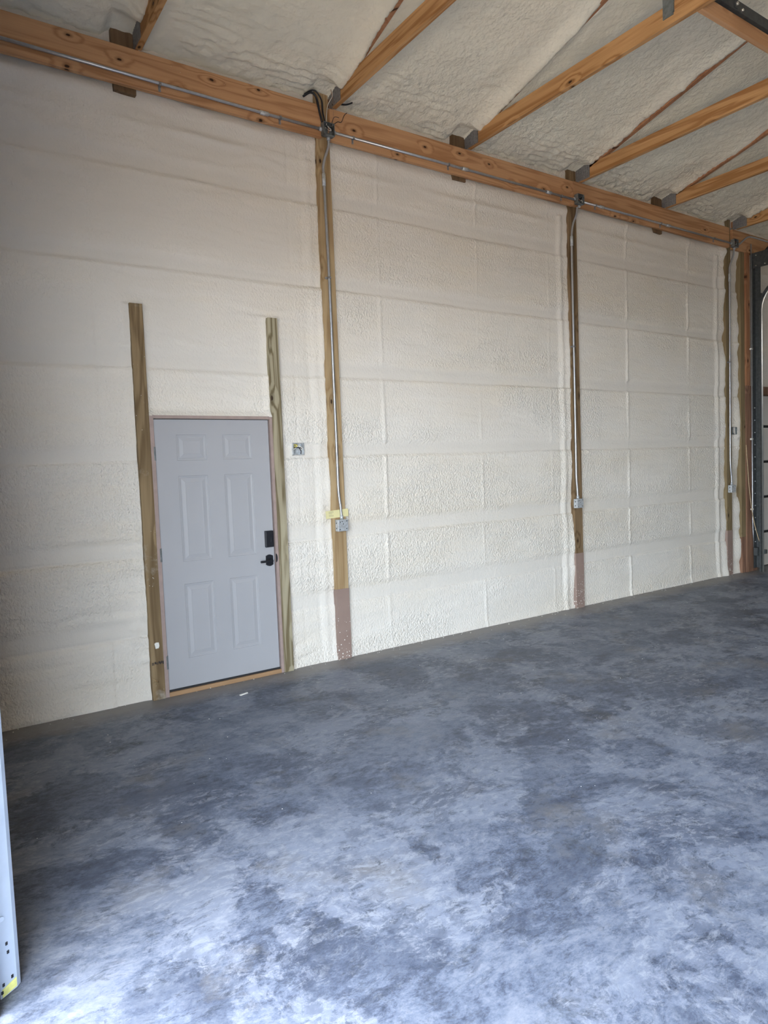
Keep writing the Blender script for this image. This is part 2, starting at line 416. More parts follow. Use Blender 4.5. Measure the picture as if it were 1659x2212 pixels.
pebble *= (1 - .65 * left * sstep(1.6, 2.6, Z)) * (1 - .45 * sstep(3.0, 4.2, Z))
pebble *= .25 + .75 * (1 - left * sstep(1.3, 2.0, Z) * sstep(.1, .5, fbm(X * 1.5, Z * 1.5, 14, 2)))
# broad waves and passes of the spray gun
h += .010 * fbm(X * 1.1, Z * 2.4, 1, 4)
h += (.0042 + .0040 * left + .005 * left * (1 - sstep(.9, 1.5, Z))) * (1 - .6 * inband) * fbm(X * 2.2, Z * 20 + 2 * fbm(X * 2, Z * 3, 8, 2), 2, 3)
h += .0014 * pebble * fbm(X * 22 + 3 * Z, Z * 26, 3, 3, .6)
# vertical panel seams
for sx_, wd, amp in ((2.062, .013, .011), (3.24, .010, .010), (4.262, .012, .004), (5.59, .014, .012), (6.84, .016, .013), (-.36, .008, -.006), (-.40, .03, .004), (1.19, .012, -.004), (1.30, .01, -.003), (9.3, .01, .006), (10.6, .01, .006)):
    xs = sx_ + .012 * fbm(Z * 2.2, Z * 0 + sx_, 21, 2) + (.012 if sx_ < 3 else .0) * (Z - 1.5) * .4
    g = np.clip(.7 + 1.2 * fbm(Z * 1.6, Z * 0 + sx_ * 7, 22, 2), 0, 1.4)
    h += amp * g * (1 - .9 * inband) * np.exp(-((X - xs) / wd) ** 2)
# build up against posts and studs
def bank(x0, side, amp, wdt, zmax=9, seed=0, wob=.5):
    d = (x0 - X) if side < 0 else (X - x0)
    c = np.clip(.55 + wob * 2.2 * wavy(Z, 1.5, seed) + wob * .5 * wavy(Z, 6, seed + 3), .05, 1.15)
    g = np.where(d > -.01, np.exp(-(np.maximum(d, 0) / wdt) ** 2), 0) * (Z < zmax)
    return amp * c * g
h += bank(PX[0], -1, .038, .045, seed=31) + bank(PX[0] + PWD, 1, .022, .04, seed=32, wob=.2)
h += bank(PX[1], -1, .036, .07, seed=33, wob=.45) + bank(PX[1] + PWD, 1, .020, .04, seed=34, wob=.2)
h += bank(PX[2], -1, .044, .09, seed=35, wob=.7) + bank(PX[2] + PWD, 1, .03, .10, seed=36, wob=.2) * (X < 7.99) + bank(7.985, -1, .045, .09, seed=46, wob=.8)
h += bank(-.125, -1, .040, .035, 2.9, seed=37, wob=.25) + bank(1.03, 1, .028, .03, 2.9, seed=38, wob=.2) + bank(.94, -1, .03, .03, 2.9, seed=39, wob=.2) + bank(-.04, 1, .035, .03, 2.9, seed=41, wob=.2)
for rx, am in ((4.455, .016), (7.50, .018), (1.392, .010)):
    xs = rx + .02 * wavy(Z, 1.2, 61)
    h += am * np.exp(-((X - xs) / .035) ** 2) * (Z < 4.3) - .006 * np.exp(-((X - xs + .06) / .012) ** 2) * (Z < 4.3) * np.clip(.5 + 2 * wavy(Z, 2.5, 62), 0, 1)
# lip over the door head, heap under the header, foot at the slab
h += .030 * np.exp(-((Z - 2.10) / .035) ** 2) * ((X > -.06) & (X < .97))
h += .022 * np.exp(-((Z - 4.36) / .06) ** 2) * (.8 + 1.2 * fbm(X * 2.5, Z * 3, 51, 3)) * (X < 8.1)
h += .010 * np.exp(-((Z - 4.20) / .03) ** 2) * np.clip(1 + 2 * fbm(X * 1.6, Z, 52, 2), 0, 2)
h += .014 * np.exp(-(Z / .05) ** 2)
# rounded blobs near the left stud
for bx, bz, r_ in ((-.21, .47, .045), (-.20, .545, .05), (-.17, 1.13, .04), (-.24, 1.125, .03), (-.17, .30, .03), (1.38, 1.33, .028), (3.31, 1.15, .014), (3.9, 1.5, .012), (-.17, 2.6, .03), (7.93, 1.90, .05)):
    d2 = ((X - bx) ** 2 + ((Z - bz) * 1.1) ** 2) / r_ ** 2
    h += .30 * r_ * np.clip(1 - d2, 0, 1) ** .7
# pockets for the two open boxes, cut hard
Y = FY - h
keep = np.ones((len(U) - 1, len(V) - 1), bool)
Xc, Zc = X[:-1, :-1] + dx / 2, Z[:-1, :-1] + dx / 2
def cut(x0, x1, z0, z1): keep[(Xc > x0) & (Xc < x1) & (Zc > z0) & (Zc < z1)] = False
cut(-.035, .95, -1, 2.085); cut(1.139, 1.235, 1.792, 1.888); cut(8.36, 11.35, -1, 2.52)
wl = gridmesh('wall_left', U, V, (X, Y, Z), keep, 'foam_wall', pebble)
tag(wl, 'long wall sprayed with cream foam, horizontal girt bands and pebbled bays', 'wall', kind='structure')
# shell behind the foam
sh = MB(); sh.box(-1.6, 12.1, .16, .3, 0, 4.95)
MATshell = 'foam_wall'
o = sh.build('wall_left_shell', MATshell); tag(o, 'outer skin behind the foam of the long wall', 'wall', kind='structure')
# near end wall with the open doorway, far end wall, opposite wall
nw = MB(); nw.box(-1.74, -1.42, -2.72, .3, 0, 6.4); nw.box(-1.74, -1.42, -8.1, -2.72, 3.05, 6.4); nw.box(-1.74, -1.42, -10.3, -8.1, 0, 6.4)  # unseen wall, thickened and its lintel lowered to trim the incoming daylight
o = nw.build('wall_near', 'low_bounce_wall'); tag(o, 'near end wall beside the open doorway', 'wall', kind='structure')
o = MB().box(11.9, 12.1, -10.3, .3, 0, 6.4).build('wall_far', 'low_bounce_wall'); tag(o, 'far end wall', 'wall', kind='structure')
o = MB().box(-1.6, 12.1, -10.3, -10.15, 0, 4.95).build('wall_right', 'low_bounce_wall'); tag(o, 'opposite long wall', 'wall', kind='structure')

# ------------------------------------------------------------------ foam ceiling
dc = .019
U = np.arange(-1.6, 12.0 + dc, dc); V = np.arange(.16, -5.1 - dc, -dc)
X, Yc = np.meshgrid(U, V, indexing='ij'); D = -Yc
zb = 4.752 + ROOF * D
near = np.exp(-np.clip(D, 0, 9) / .55)
wq = fbm(X * 1.6, D * 2.2, 70, 3)
h = .030 * fbm(X * 2.1, D * 2.1, 71, 4)
h += (.0015 + .013 * near) * (np.abs(np.sin(D * 54 + 3.2 * wq + 1.6 * fbm(X * 6, D * 6, 77, 2))) * 2 - 1) * np.clip(.5 + 1.6 * fbm(X * 2.3, D * 6, 72, 2), 0, 1)
h += (.008 + .007 * near) * fbm(X * 10, D * 14, 73, 3, .5)
bl = vnoise(X * 24, D * 24, 75); h += .012 * np.sqrt(np.clip(bl + .1, 0, 1)) * (.3 + near)
# foam creeps down the near side of each top chord
allT = [-1.50] + TX + [9.44, 11.0]
for k, tx in enumerate(allT):
    d = (tx - .045) - X
    cvr = np.clip(.75 + 1.5 * fbm(D * 1.1, D * 0 + k, 90 + k, 3), .1, 1.35)
    h += .052 * cvr * np.exp(-(np.maximum(d, 0) / .075) ** 2) * (d > -.02)
    h += .02 * np.exp(-(np.maximum(X - tx, 0) / .06) ** 2) * (X > tx)
Zc_ = zb - h
for k, tx in enumerate(allT):
    mk_ = sstep(-.27, -.20, X - tx) * (1 - sstep(-.045, -.02, X - tx)) * (1 - sstep(.12, .24, D))
    Zc_ = Zc_ * (1 - mk_) + np.maximum(Zc_, 4.785 + .01 * fbm(X * 20, D * 20, 99, 2) + .25 * np.clip(D, 0, 1)) * mk_
# behind the header the foam drops to close the gap

# notch where blocks and heels stand
pebble = np.clip(.6 + .9 * fbm(X * 1.7, D * 1.7, 76, 3), .15, 1.2)
keep = np.ones((len(U) - 1, len(V) - 1), bool)
ce = gridmesh('ceiling', U, V, (X, Yc, Zc_), keep, 'foam_ceiling', pebble)
tag(ce, 'sloping ceiling sprayed with lumpy cream foam between the trusses', 'ceiling', kind='structure')
rf = MB(); rf.prism([(-1.7, .5, 4.80), (-1.7, -5.1, 6.27), (-1.7, -5.1, 6.40), (-1.7, .5, 4.93)], (13.9, 0, 0))
rf.prism([(-1.7, -5.1, 6.10), (-1.7, -10.6, 4.66), (-1.7, -10.6, 4.80), (-1.7, -5.1, 6.40)], (13.9, 0, 0))
o = rf.build('roof_deck', 'foam_ceiling'); tag(o, 'pitched roof deck above the foam', 'roof', kind='structure')

# ------------------------------------------------------------------ posts
def post(i, label, mat):
    x = PX[i]
    t = thing('wooden_post', (x + PWD / 2, .05, 0), label, 'post', 'wooden wall posts')
    mb = MB(); pw = PWD / 3
    for k in range(3): mb.box(x + k * pw + .0005, x + (k + 1) * pw - .0005, PF + (.0 if k != 1 else .0012), .125, 0, 4.93, .002)
    mb.build('post_shaft', mat, t)
    s = MB().box(x - .0025, x + PWD + .0025, PF - .0025, .125, 0, .62, .002).build('post_sleeve', 'sleeve', t)
    s['label'] = 'mauve brown painted sleeve around the foot of the post, flecked with white'
    return t
post(0, 'pale wooden post right of the white door, a yellow card and metal box on it', 'post_z')
post(1, 'dark wooden post in the middle of the foam wall between its two wide bays', 'post_dark')
post(2, 'wooden post at the right end of the foam wall, left of the narrow foam strip', 'post_gold')
# corner post beside the overhead door
t = thing('wooden_post', (8.035, .05, 0), 'ribbed golden brown post right of the narrow foam strip, left of the reddish board', 'post', 'wooden wall posts')
mb = MB()
for k in range(3): mb.box(7.985 + k * .0335, 8.018 + k * .0335, -.030, .125, .50, HB + .03, .002)
mb.build('post_shaft', 'post_gold', t)
mb = MB()
for k in range(6): mb.box(7.982 + k * .0172, 7.997 + k * .0172, -.034, .125, 0, .50, .003)
s = mb.build('post_foot', 'treated', t); s['label'] = 'reddish brown ribbed foot of the post'

# studs beside the door
t = MB().box(-.128, -.036, -.022, .12, 0, 2.90, .003).build('door_stud', 'stud_brown')
tag(t, 'brown knotty timber stud left of the white door, reaching above it', 'stud', 'timber studs flanking the door')
t = MB().box(.944, 1.027, -.022, .12, 0, 2.892, .003).build('door_stud', 'stud_green')
tag(t, 'greenish grey timber stud right of the white door, reaching above it', 'stud', 'timber studs flanking the door')
mk = MB()
random.seed(4)
for k in range(9):
    a = -.122 + k * .0095; mk.box(a, a + random.uniform(.004, .009), -.0232, -.0215, .268 + random.uniform(-.004, .006), .286 + random.uniform(-.004, .005))
o = mk.build('ink_stamp', 'ink'); tag(o, 'dark smudged ink band across the foot of the left door stud', 'marking')
o = MB().prism([(-.097, -.026, .425), (-.086, -.024, .432), (-.066, -.027, .430), (-.062, -.025, .405), (-.068, -.026, .388), (-.090, -.025, .386)], (0, .004, 0)).build('foam_scrap', 'scrap')
tag(o, 'small white scrap stuck low on the left door stud', 'scrap')
o = MB().tube([(-.128, -.028, .172), (-.10, -.036, .150), (-.088, -.03, .135)], .004, 5).tube([(-.125, -.026, .138), (-.098, -.034, .15), (-.085, -.03, .142)], .003, 5).build('wood_splinter', 'post_z')
tag(o, 'pale splinters sticking out at the foot of the left door stud', 'splinter')

# ------------------------------------------------------------------ header boards
def header(x0, x1, dz, label):
    o = MB().box(x0, x1, HY, PF - .001, HB + dz, HT + dz, .003).build('header_beam', 'pine_x')
    return tag(o, label, 'beam', 'header boards along the top of the wall')
header(-1.42, 1.505, 0, 'long reddish pine header board above the white door, leftmost along the wall')
header(1.585, 4.60, -.004, 'pine header board over the first wide foam bay right of the door')
header(4.603, 7.690, .002, 'pine header board over the second wide foam bay')
header(7.77, 11.88, -.006, 'pine header board over the garage door at the right edge')
# support blocks behind the header under the trusses that miss a post
for k, lab in ((0, 'dark block behind the header under the truss above the white door'), (2, 'dark block behind the header under the truss in the middle of the first wide bay'), (4, 'dark block behind the header under the truss in the middle of the second wide bay')):
    x1 = TX[k] - .04
    o = MB().box(x1 - .155, x1, PF + .002, .11, 4.37, 4.84, .003).build('support_block', 'block'); tag(o, lab, 'block', 'truss support blocks')

# ------------------------------------------------------------------ trusses
tl = ['roof truss above the left part of the door wall, only its chord end in view',
      'roof truss over the post right of the white door',
      'roof truss ending in the middle of the first wide bay, with a metal hanger strap',
      'roof truss over the dark middle post',
      'roof truss ending in the middle of the second wide bay',
      'roof truss over the post at the right end of the foam wall, farthest in view']
def truss(x, label):
    t = thing('roof_truss', (x - .019, -5.05, 4.664), label, 'truss', 'timber roof trusses')
    y0 = -.052
    MB().box(x - .042, x, -10.05, y0, 4.664, 4.804, .003).build('bottom_chord', 'pine_y', t)
    s = ROOF
    for nm, sg in (('top_chord', 1), ('top_chord', -1)):
        ya, yb = (.10, -5.05) if sg > 0 else (-10.2, -5.05)
        za = 4.70 + (.0 if sg > 0 else .0); 
        def zt(y): return 4.712 + s * (-y if sg > 0 else (y + 10.1))
        MB().prism([(x - .042, ya, zt(ya)), (x - .042, yb, zt(yb)), (x - .042, yb, zt(yb) + .14), (x - .042, ya, zt(ya) + .14)], (.042, 0, 0)).build('top_chord', 'pine_z' , t)
    for (ya, yb) in ((-3.9, -5.05), (-6.2, -5.05), (-3.9, -3.3), (-6.2, -6.8)):
        def zr(y): return 4.73 + s * (-y if y > -5.05 else y + 10.1)
        dv = Vector((0, yb - ya, zr(yb) - 4.80)).normalized(); nv = Vector((0, -dv.z, dv.y)) * .045
        a = Vector((x - .040, ya, 4.78)); c = Vector((x - .040, yb, zr(yb)))
        MB().prism([a - nv, a + nv, c + nv, c - nv], (.038, 0, 0)).build('web', 'pine_z', t)
    hp = MB()
    hp.box(x - .0445, x - .0424, -.20, -.010, 4.668, 4.86)
    for j in range(8): hp.box(x - .0462, x - .0444, -.192 + j * .023, -.187 + j * .023, 4.68, 4.85)
    g = hp.build('truss_plate', 'galv_dull', t); g['label'] = 'galvanised ribbed heel plate'
    return t
for x, lb in zip(TX, tl):
    T = truss(x, lb)
    if x == TX[2]:
        g = MB(); g.box(x - .0480, x - .0425, -2.215, -2.135, 4.715, 5.25); g.box(x - .0540, x - .0425, -2.222, -2.214, 4.73, 5.25)
        g.build('hanger_strap', 'galv_box', T)

# blocking board and angle iron between the trusses
o = MB().box(TX[2] + .002, TX[3] - .045, -2.40, -2.362, 4.664, 4.762, .003).build('blocking_board', 'pine_x'); tag(o, 'short pine board fixed between two trusses at the top right corner', 'board')
t = thing('angle_iron', (3.9, -2.40, 4.77), 'dark perforated angle iron running above the short pine board at the top right corner', 'bracket')
a = MB(); a.box(3.165, 4.684, -2.412, -2.408, 4.785, 4.855); a.box(3.165, 4.684, -2.412, -2.365, 4.781, 4.785); a.build('angle_bar', 'galv_dark', t)
a = MB(); a.box(3.52, 3.56, -2.418, -2.412, 4.79, 5.35); a.build('hanger_strap', 'galv_dark', t)
MB().tube([(3.54, -2.418, 4.815), (3.54, -2.432, 4.815)], .012, 6).build('bolt', 'steel_bright', t)
MB().tube([(3.62, -2.412, 4.80), (3.62, -2.426, 4.80)], .010, 6).build('bolt', 'steel_bright', t)

# ------------------------------------------------------------------ conduit along the header
CY, CZ = -.062, 4.462
def hconduit(pts, label, couplings, straps):
    t = thing('conduit', pts[0], label, 'conduit', 'metal conduit along the header')
    MB().tube(pts, .0115, 12).build('pipe', 'emt', t)
    for cx_ in couplings: MB().tube([(cx_ - .035, CY, CZ), (cx_ + .035, CY, CZ)], .0165, 12).build('coupling', 'galv', t)
    for sx_ in straps:
        s = MB(); s.box(sx_ - .009, sx_ + .009, CY - .0135, HY, CZ - .013, CZ + .013, .003); s.box(sx_ - .009, sx_ + .009, HY - .003, HY, CZ - .045, CZ)
        s.tube([(sx_, HY - .002, CZ - .034), (sx_, HY - .010, CZ - .034)], .006, 6); s.build('strap', 'galv_dull', t)
hconduit([(-1.42, CY, CZ + .02), (0.2, CY, CZ + .006), (1.0, CY, CZ), (1.487, CY, CZ)], 'metal conduit running along the header board above the white door', [.98], [.17, 1.12])
hconduit([(1.60, CY, CZ), (4.61, CY, CZ)], 'metal conduit along the header over the first wide foam bay', [3.05, 4.2], [1.80, 2.85, 4.40])
hconduit([(4.72, CY, CZ), (7.72, CY, CZ)], 'metal conduit along the header over the second wide foam bay', [5.05, 6.3], [4.95, 6.15, 7.3])
hconduit(catmull([(7.82, CY, CZ - .03), (7.93, CY, CZ + .03), (8.12, CY, CZ + .14), (8.3, CY, CZ + .16)]) + [Vector((8.8, CY, CZ + .16)), Vector((11.8, CY, CZ + .16))], 'metal conduit kinking up along the header over the garage door', [], [])

# ------------------------------------------------------------------ junction boxes
def open_box(x, z, yb, yf, s, t, matb='galv_box'):
    g = MB(); h_ = s / 2; w_ = .003
    g.box(x - h_, x + h_, yb - .003, yb, z - h_, z + h_)
    g.box(x - h_, x - h_ + w_, yf, yb, z - h_, z + h_); g.box(x + h_ - w_, x + h_, yf, yb, z - h_, z + h_)
    g.box(x - h_, x + h_, yf, yb, z - h_, z - h_ + w_); g.box(x - h_, x + h_, yf, yb, z + h_ - w_, z + h_)
    for sx_, sz_ in ((1, 1), (-1, -1)): g.box(x + sx_ * (h_ - .014) - .008, x + sx_ * (h_ - .014) + .008, yf, yf + .002, z + sz_ * (h_ - .012) - .008, z + sz_ * (h_ - .012) + .008)
    return g.build('box_body', matb, t)
for i, (bx, bz, lab) in enumerate(((1.545, 4.463, 'grey metal junction box with loose wires on the header above the first post'),
                        (4.665, 4.468, 'dark metal junction box on the header above the dark middle post'),
                        (7.77, 4.462, 'dark metal junction box on the header above the right end post'))):
    t = thing('junction_box', (bx, HY, bz), lab, 'electrical box', 'junction boxes on the header')
    open_box(bx, bz, HY - .002, HY - .054, .102, t)
    for k in (-1, 1): MB().tube([(bx + k * .051, CY, bz), (bx + k * .075, CY, bz)], .0165, 8).build('connector', 'galv', t)
    MB().tube([(bx + .01, CY, bz - .051), (bx + .01, CY, bz - .075)], .0155, 8).build('connector', 'galv', t)
    random.seed(i)
    for k in range(4):
        p0 = Vector((bx + random.uniform(-.03, .03), HY - .01, bz + .03)); pts = [p0]
        for j in range(3): pts.append(Vector((bx + random.uniform(-.035, .035), HY - .02 - j * .016, bz + random.uniform(-.035, .035))))
        MB().tube(catmull(pts, 4), .003, 5).build('wire', ('black', 'wire_white', 'black', 'copper')[k], t)

# vertical conduits with box at the foot
def drop(i, pts, bx, bz, label, blabel):
    t = thing('conduit', pts[0], label, 'conduit', 'metal conduits running down the posts')
    k = catmull(pts[:5], 5) + [Vector(pts[5])] if False else catmull(pts, 5)
    MB().tube(k, .0112, 10).build('pipe', 'emt', t)
    mid = Vector(pts[3]); MB().tube([mid + Vector((0, 0, .05)), mid - Vector((0, 0, .05))], .0155, 10).build('coupling', 'galv', t)
    mid = Vector(pts[5]); s = MB(); s.box(mid.x - .028, mid.x + .016, PF - .004, PF, mid.z - .009, mid.z + .009); s.box(mid.x - .014, mid.x + .014, mid.y - .013, PF, mid.z - .009, mid.z + .009, .003); s.build('strap', 'galv_dull', t)
    t = thing('electrical_box', (bx, PF, bz), blabel, 'electrical box', 'electrical boxes low on the posts')
    g = MB(); g.box(bx - .051, bx + .051, PF - .056, PF - .001, bz - .051, bz + .051, .006); bod = g.build('box_body', 'galv', t)
    for u, v in ((-.03, .03), (.03, -.03), (.0, .012), (-.012, .034), (.034, .036), (-.034, -.034)): MB().tube([(bx + u, PF - .0565, bz + v), (bx + u, PF - .0575, bz + v)], .0055, 8).build('knockout', 'galv_dark', bod)
    for v in (-.025, .02): MB().tube([(bx - .0515, PF - .028, bz + v), (bx - .0525, PF - .028, bz + v)], .007, 8).build('knockout', 'galv_dark', bod)
    MB().tube([(pts[-1][0], pts[-1][1], bz + .051), (pts[-1][0], pts[-1][1], bz + .085)], .016, 8).build('connector', 'galv', t)
y_ = PF - .022
drop(0, [(1.555, CY, 4.39), (1.553, y_ - .02, 4.33), (1.515, y_, 4.20), (1.512, y_, 4.07), (1.520, y_, 3.5), (1.522, y_, 3.87 - .6), (1.522, y_, 2.6), (1.522, y_, 1.8), (1.522, y_, 1.48), (1.536, y_, 1.33), (1.542, y_, 1.23)], 1.537, 1.176,
     'straight metal conduit running down the pale post right of the white door', 'galvanised box on the pale post, just below the yellow card')
drop(1, [(4.640, CY, 4.39), (4.636, y_ - .02, 4.31), (4.600, y_, 4.20), (4.578, y_, 4.03), (4.575, y_, 3.6), (4.575, y_, 2.9), (4.573, y_, 2.2), (4.570, y_, 1.62), (4.570, y_, 1.48), (4.580, y_, 1.35), (4.586, y_, 1.24)], 4.590, 1.18,
     'metal conduit running down the dark middle post', 'galvanised box low on the dark middle post')
drop(2, [(7.775, CY, 4.39), (7.77, y_ - .02, 4.30), (7.72, y_, 4.17), (7.712, y_, 4.02), (7.71, y_, 3.4), (7.705, y_, 2.9), (7.70, y_, 2.2), (7.695, y_, 1.7), (7.70, y_, 1.5), (7.72, y_, 1.36), (7.725, y_, 1.25)], 7.720, 1.19,
     'metal conduit running down the post at the right end of the foam wall', 'galvanised box low on the post at the right end of the foam wall')

# loose wires at the first post
t = thing('loose_wires', (1.55, -.05, 4.66), 'bundle of loose wires and black cable hanging above the first post', 'wires')
MB().tube(catmull([(1.34, -.052, 4.69), (1.40, -.066, 4.73), (1.45, -.066, 4.71), (1.475, -.064, 4.62), (1.50, -.064, 4.52)]), .009, 7).build('cable', 'black', t)
MB().tube(catmull([(1.36, -.04, 4.72), (1.44, -.06, 4.76), (1.50, -.066, 4.70), (1.51, -.066, 4.6), (1.53, -.068, 4.51)]), .006, 6).build('cable', 'black', t)
MB().tube(catmull([(1.78, -.10, 4.73), (1.72, -.10, 4.70), (1.64, -.085, 4.69), (1.60, -.07, 4.68)]), .007, 6).build('cable', 'black', t)
MB().tube(catmull([(1.56, -.07, 4.86), (1.60, -.085, 4.76), (1.55, -.085, 4.66), (1.53, -.085, 4.55), (1.535, -.075, 4.5)]), .0028, 5).build('wire', 'wire_white', t)
MB().tube(catmull([(1.57, -.07, 4.86), (1.60, -.075, 4.76), (1.605, -.08, 4.62), (1.585, -.08, 4.5)]), .0028, 5).build('wire', 'copper', t)
MB().tube(catmull([(1.58, -.09, 4.50), (1.63, -.095, 4.54), (1.67, -.09, 4.55), (1.70, -.09, 4.61), (1.73, -.09, 4.64)]), .0028, 5).build('wire', 'black', t)
MB().tube(catmull([(1.57, -.09, 4.50), (1.60, -.095, 4.57), (1.65, -.09, 4.58)]), .0024, 5).build('wire', 'black', t)

# yellow card behind the conduit
t = thing('yellow_card', (1.51, -.012, 1.27), 'pale yellow printed card pinned behind the conduit on the pale post', 'card')
R_ = Matrix.Rotation(math.radians(-3), 3, 'Y')
MB().box(1.398, 1.622, -.0135, -.0118, 1.243, 1.309, 0, R_).build('card_sheet', 'card', t)
tx_ = MB(); random.seed(2)
for k in range(7):
    zl = 1.299 - k * .0065
    if k == 3: continue
    tx_.box(1.427, 1.427 + random.uniform(.032, .05), -.0143, -.0136, zl - .0008, zl + .0008, 0, R_, (1.51, -.0125, 1.276))
tx_.build('printed_lines', 'ink_grey', t)

# open wall box with wires
t = thing('wall_box', (1.187, .03, 1.84), 'open square metal box full of wires set in the foam right of the door', 'electrical box')
open_box(1.187, 1.84, .085, .018, .102, t, 'galv')
ws = [('wire_yellow', [(1.15, .07, 1.87), (1.165, .03, 1.875), (1.175, .028, 1.865), (1.16, .05, 1.855)], .005), ('wire_white', [(1.145, .06, 1.83), (1.17, .03, 1.85), (1.195, .028, 1.865), (1.215, .03, 1.82), (1.225, .05, 1.80)], .0035),
      ('black', [(1.15, .07, 1.85), (1.17, .03, 1.852), (1.20, .026, 1.85), (1.228, .03, 1.843)], .0045), ('black', [(1.19, .06, 1.86), (1.20, .03, 1.845), (1.212, .028, 1.82), (1.22, .05, 1.80)], .0035), ('wire_white', [(1.20, .06, 1.88), (1.207, .03, 1.86), (1.225, .024, 1.842), (1.21, .05, 1.83)], .005)]
for mt, pts, r_ in ws: MB().tube(catmull(pts, 5), r_, 6).build('wire', mt, t)
# dark box in the narrow strip
t = thing('wall_box', (7.86, -.01, 1.98), 'small dark open box in the narrow foam strip near the garage door', 'electrical box')
open_box(7.852, 1.98, .04, -.015, .10, t)

# ------------------------------------------------------------------ white six panel door
dr = thing('door_1', (.457, .03, 0), 'pale grey white six panel door with black lock and lever', 'door', kind='structure')
DY, Z0, Z1 = .012, .045, 2.075
bm = bmesh.new()
xs = [0, .163, .392, .524, .762, .914]; zs = [Z0, .262, .832, 1.002, 1.652, 1.768, 1.962, Z1]
def vv(x, z, y=DY): return bm.verts.new((x, y, z))
for i in range(5):
    for j in range(7):
        x0, x1, z0, z1 = xs[i], xs[i + 1], zs[j], zs[j + 1]
        if i in (1, 3) and j in (1, 3, 5):
            prev = None
            for ins, dep in ((0, 0), (.003, .0036), (.012, .0042), (.015, .0060), (.023, .0064), (.050, .0020), (.053, .0026)):
                r = [vv(x0 + ins, z0 + ins, DY + dep), vv(x1 - ins, z0 + ins, DY + dep), vv(x1 - ins, z1 - ins, DY + dep), vv(x0 + ins, z1 - ins, DY + dep)]
                if prev:
                    for k in range(4): bm.faces.new((prev[k], prev[(k + 1) % 4], r[(k + 1) % 4], r[k]))
                prev = r
            bm.faces.new(prev)
        else: bm.faces.new((vv(x0, z0), vv(x1, z0), vv(x1, z1), vv(x0, z1)))
# edges and back
for p in (((0, Z0), (0, Z1)), ((0, Z1), (.914, Z1)), ((.914, Z1), (.914, Z0)), ((.914, Z0), (0, Z0))):
    (a, c), (d, e_) = p; bm.faces.new((vv(a, c), vv(d, e_), vv(d, e_, DY + .042), vv(a, c, DY + .042)))
bm.faces.new([vv(0, Z0, DY + .042), vv(.914, Z0, DY + .042), vv(.914, Z1, DY + .042), vv(0, Z1, DY + .042)])
bmesh.ops.remove_doubles(bm, verts=bm.verts, dist=.00005); bmesh.ops.recalc_face_normals(bm, faces=bm.faces)
me = bpy.data.meshes.new('door_slab'); bm.to_mesh(me); bm.free(); slab = link('door_slab', me, 'door_paint', dr)
jm = MB(); jm.box(-.034, -.004, -.012, .11, 0, 2.10, .002); jm.build('jamb', 'jamb', dr)
jm = MB(); jm.box(.920, .944, -.012, .11, 0, 2.10, .002); jm.build('jamb', 'jamb', dr)
jm = MB(); jm.box(-.004, .920, -.012, .11, 2.081, 2.104, .002); jm.build('head_jamb', 'jamb', dr)
ws_ = MB(); ws_.box(-.004, .0, .02, .07, .03, 2.08); ws_.box(.914, .920, .02, .07, .03, 2.08); ws_.box(-.004, .920, .02, .07, 2.075, 2.081); ws_.box(-.004, .92, .054, .12, 0, 2.1); ws_.build('weatherstrip', 'rubber', dr)
MB().box(-.002, .918, .006, .05, .030, .047, .003).build('door_sweep', 'rubber', dr)
MB().box(-.004, .920, -.012, .12, 0, .033, .003).build('threshold', 'sill', dr)
for hz in (1.822, 1.071, .262):
    hg = MB(); hg.tube([(-.004, .004, hz - .05), (-.004, .004, hz + .05)], .0075, 10); hg.box(-.014, -.004, -.0135, -.0115, hz - .05, hz + .05)
    for k in (-.03, -.01, .01, .03): hg.tube([(-.004, .004, hz + k - .001), (-.004, .004, hz + k + .001)], .0085, 10)
    hg.build('hinge', 'galv_box', dr)
dbl = MB().box(.834, .902, DY - .030, DY, 1.048, 1.182, .006).build('deadbolt', 'black', dr)
MB().box(.876, .882, DY - .042, DY - .029, 1.09, 1.125, .002, Matrix.Rotation(.15, 3, 'Y')).build('thumb_turn', 'black', dbl)
# lever set: barrel shaped rose and lever
ro = MB(); pts = []
for k in range(9):
    a = PI * .5 + (k - 4) * .22; pts.append((.867 + .052 * math.cos(a) * .62 / .62, DY, .94 + .047 * math.sin(a) / math.sin(PI / 2)))
pts = [(.867 + .030 * s_, .94 + .036 + .011 * math.cos(s_ * PI / 2)) for s_ in np.linspace(1, -1, 9)] + [(.867 + .030 * s_, .94 - .036 - .011 * math.cos(s_ * PI / 2)) for s_ in np.linspace(-1, 1, 9)]
ro.prism([(float(a), DY - .012, float(c)) for a, c in pts], (0, .012, 0)); ro.tube([(.867, DY - .012, .94), (.867, DY - .05, .94)], .014, 14)
rose = ro.build('lever_handle', 'black', dr)
MB().box(.770, .880, DY - .058, DY - .044, .929, .947, .004).build('lever', 'black', rose)
o = MB(); o.prism([(.918 + .014 * math.sin(a), -.0135, .955 + .036 * -math.cos(a)) for a in np.linspace(0, PI, 9)], (0, .004, 0)); o.build('strike_plate', 'black', dr)

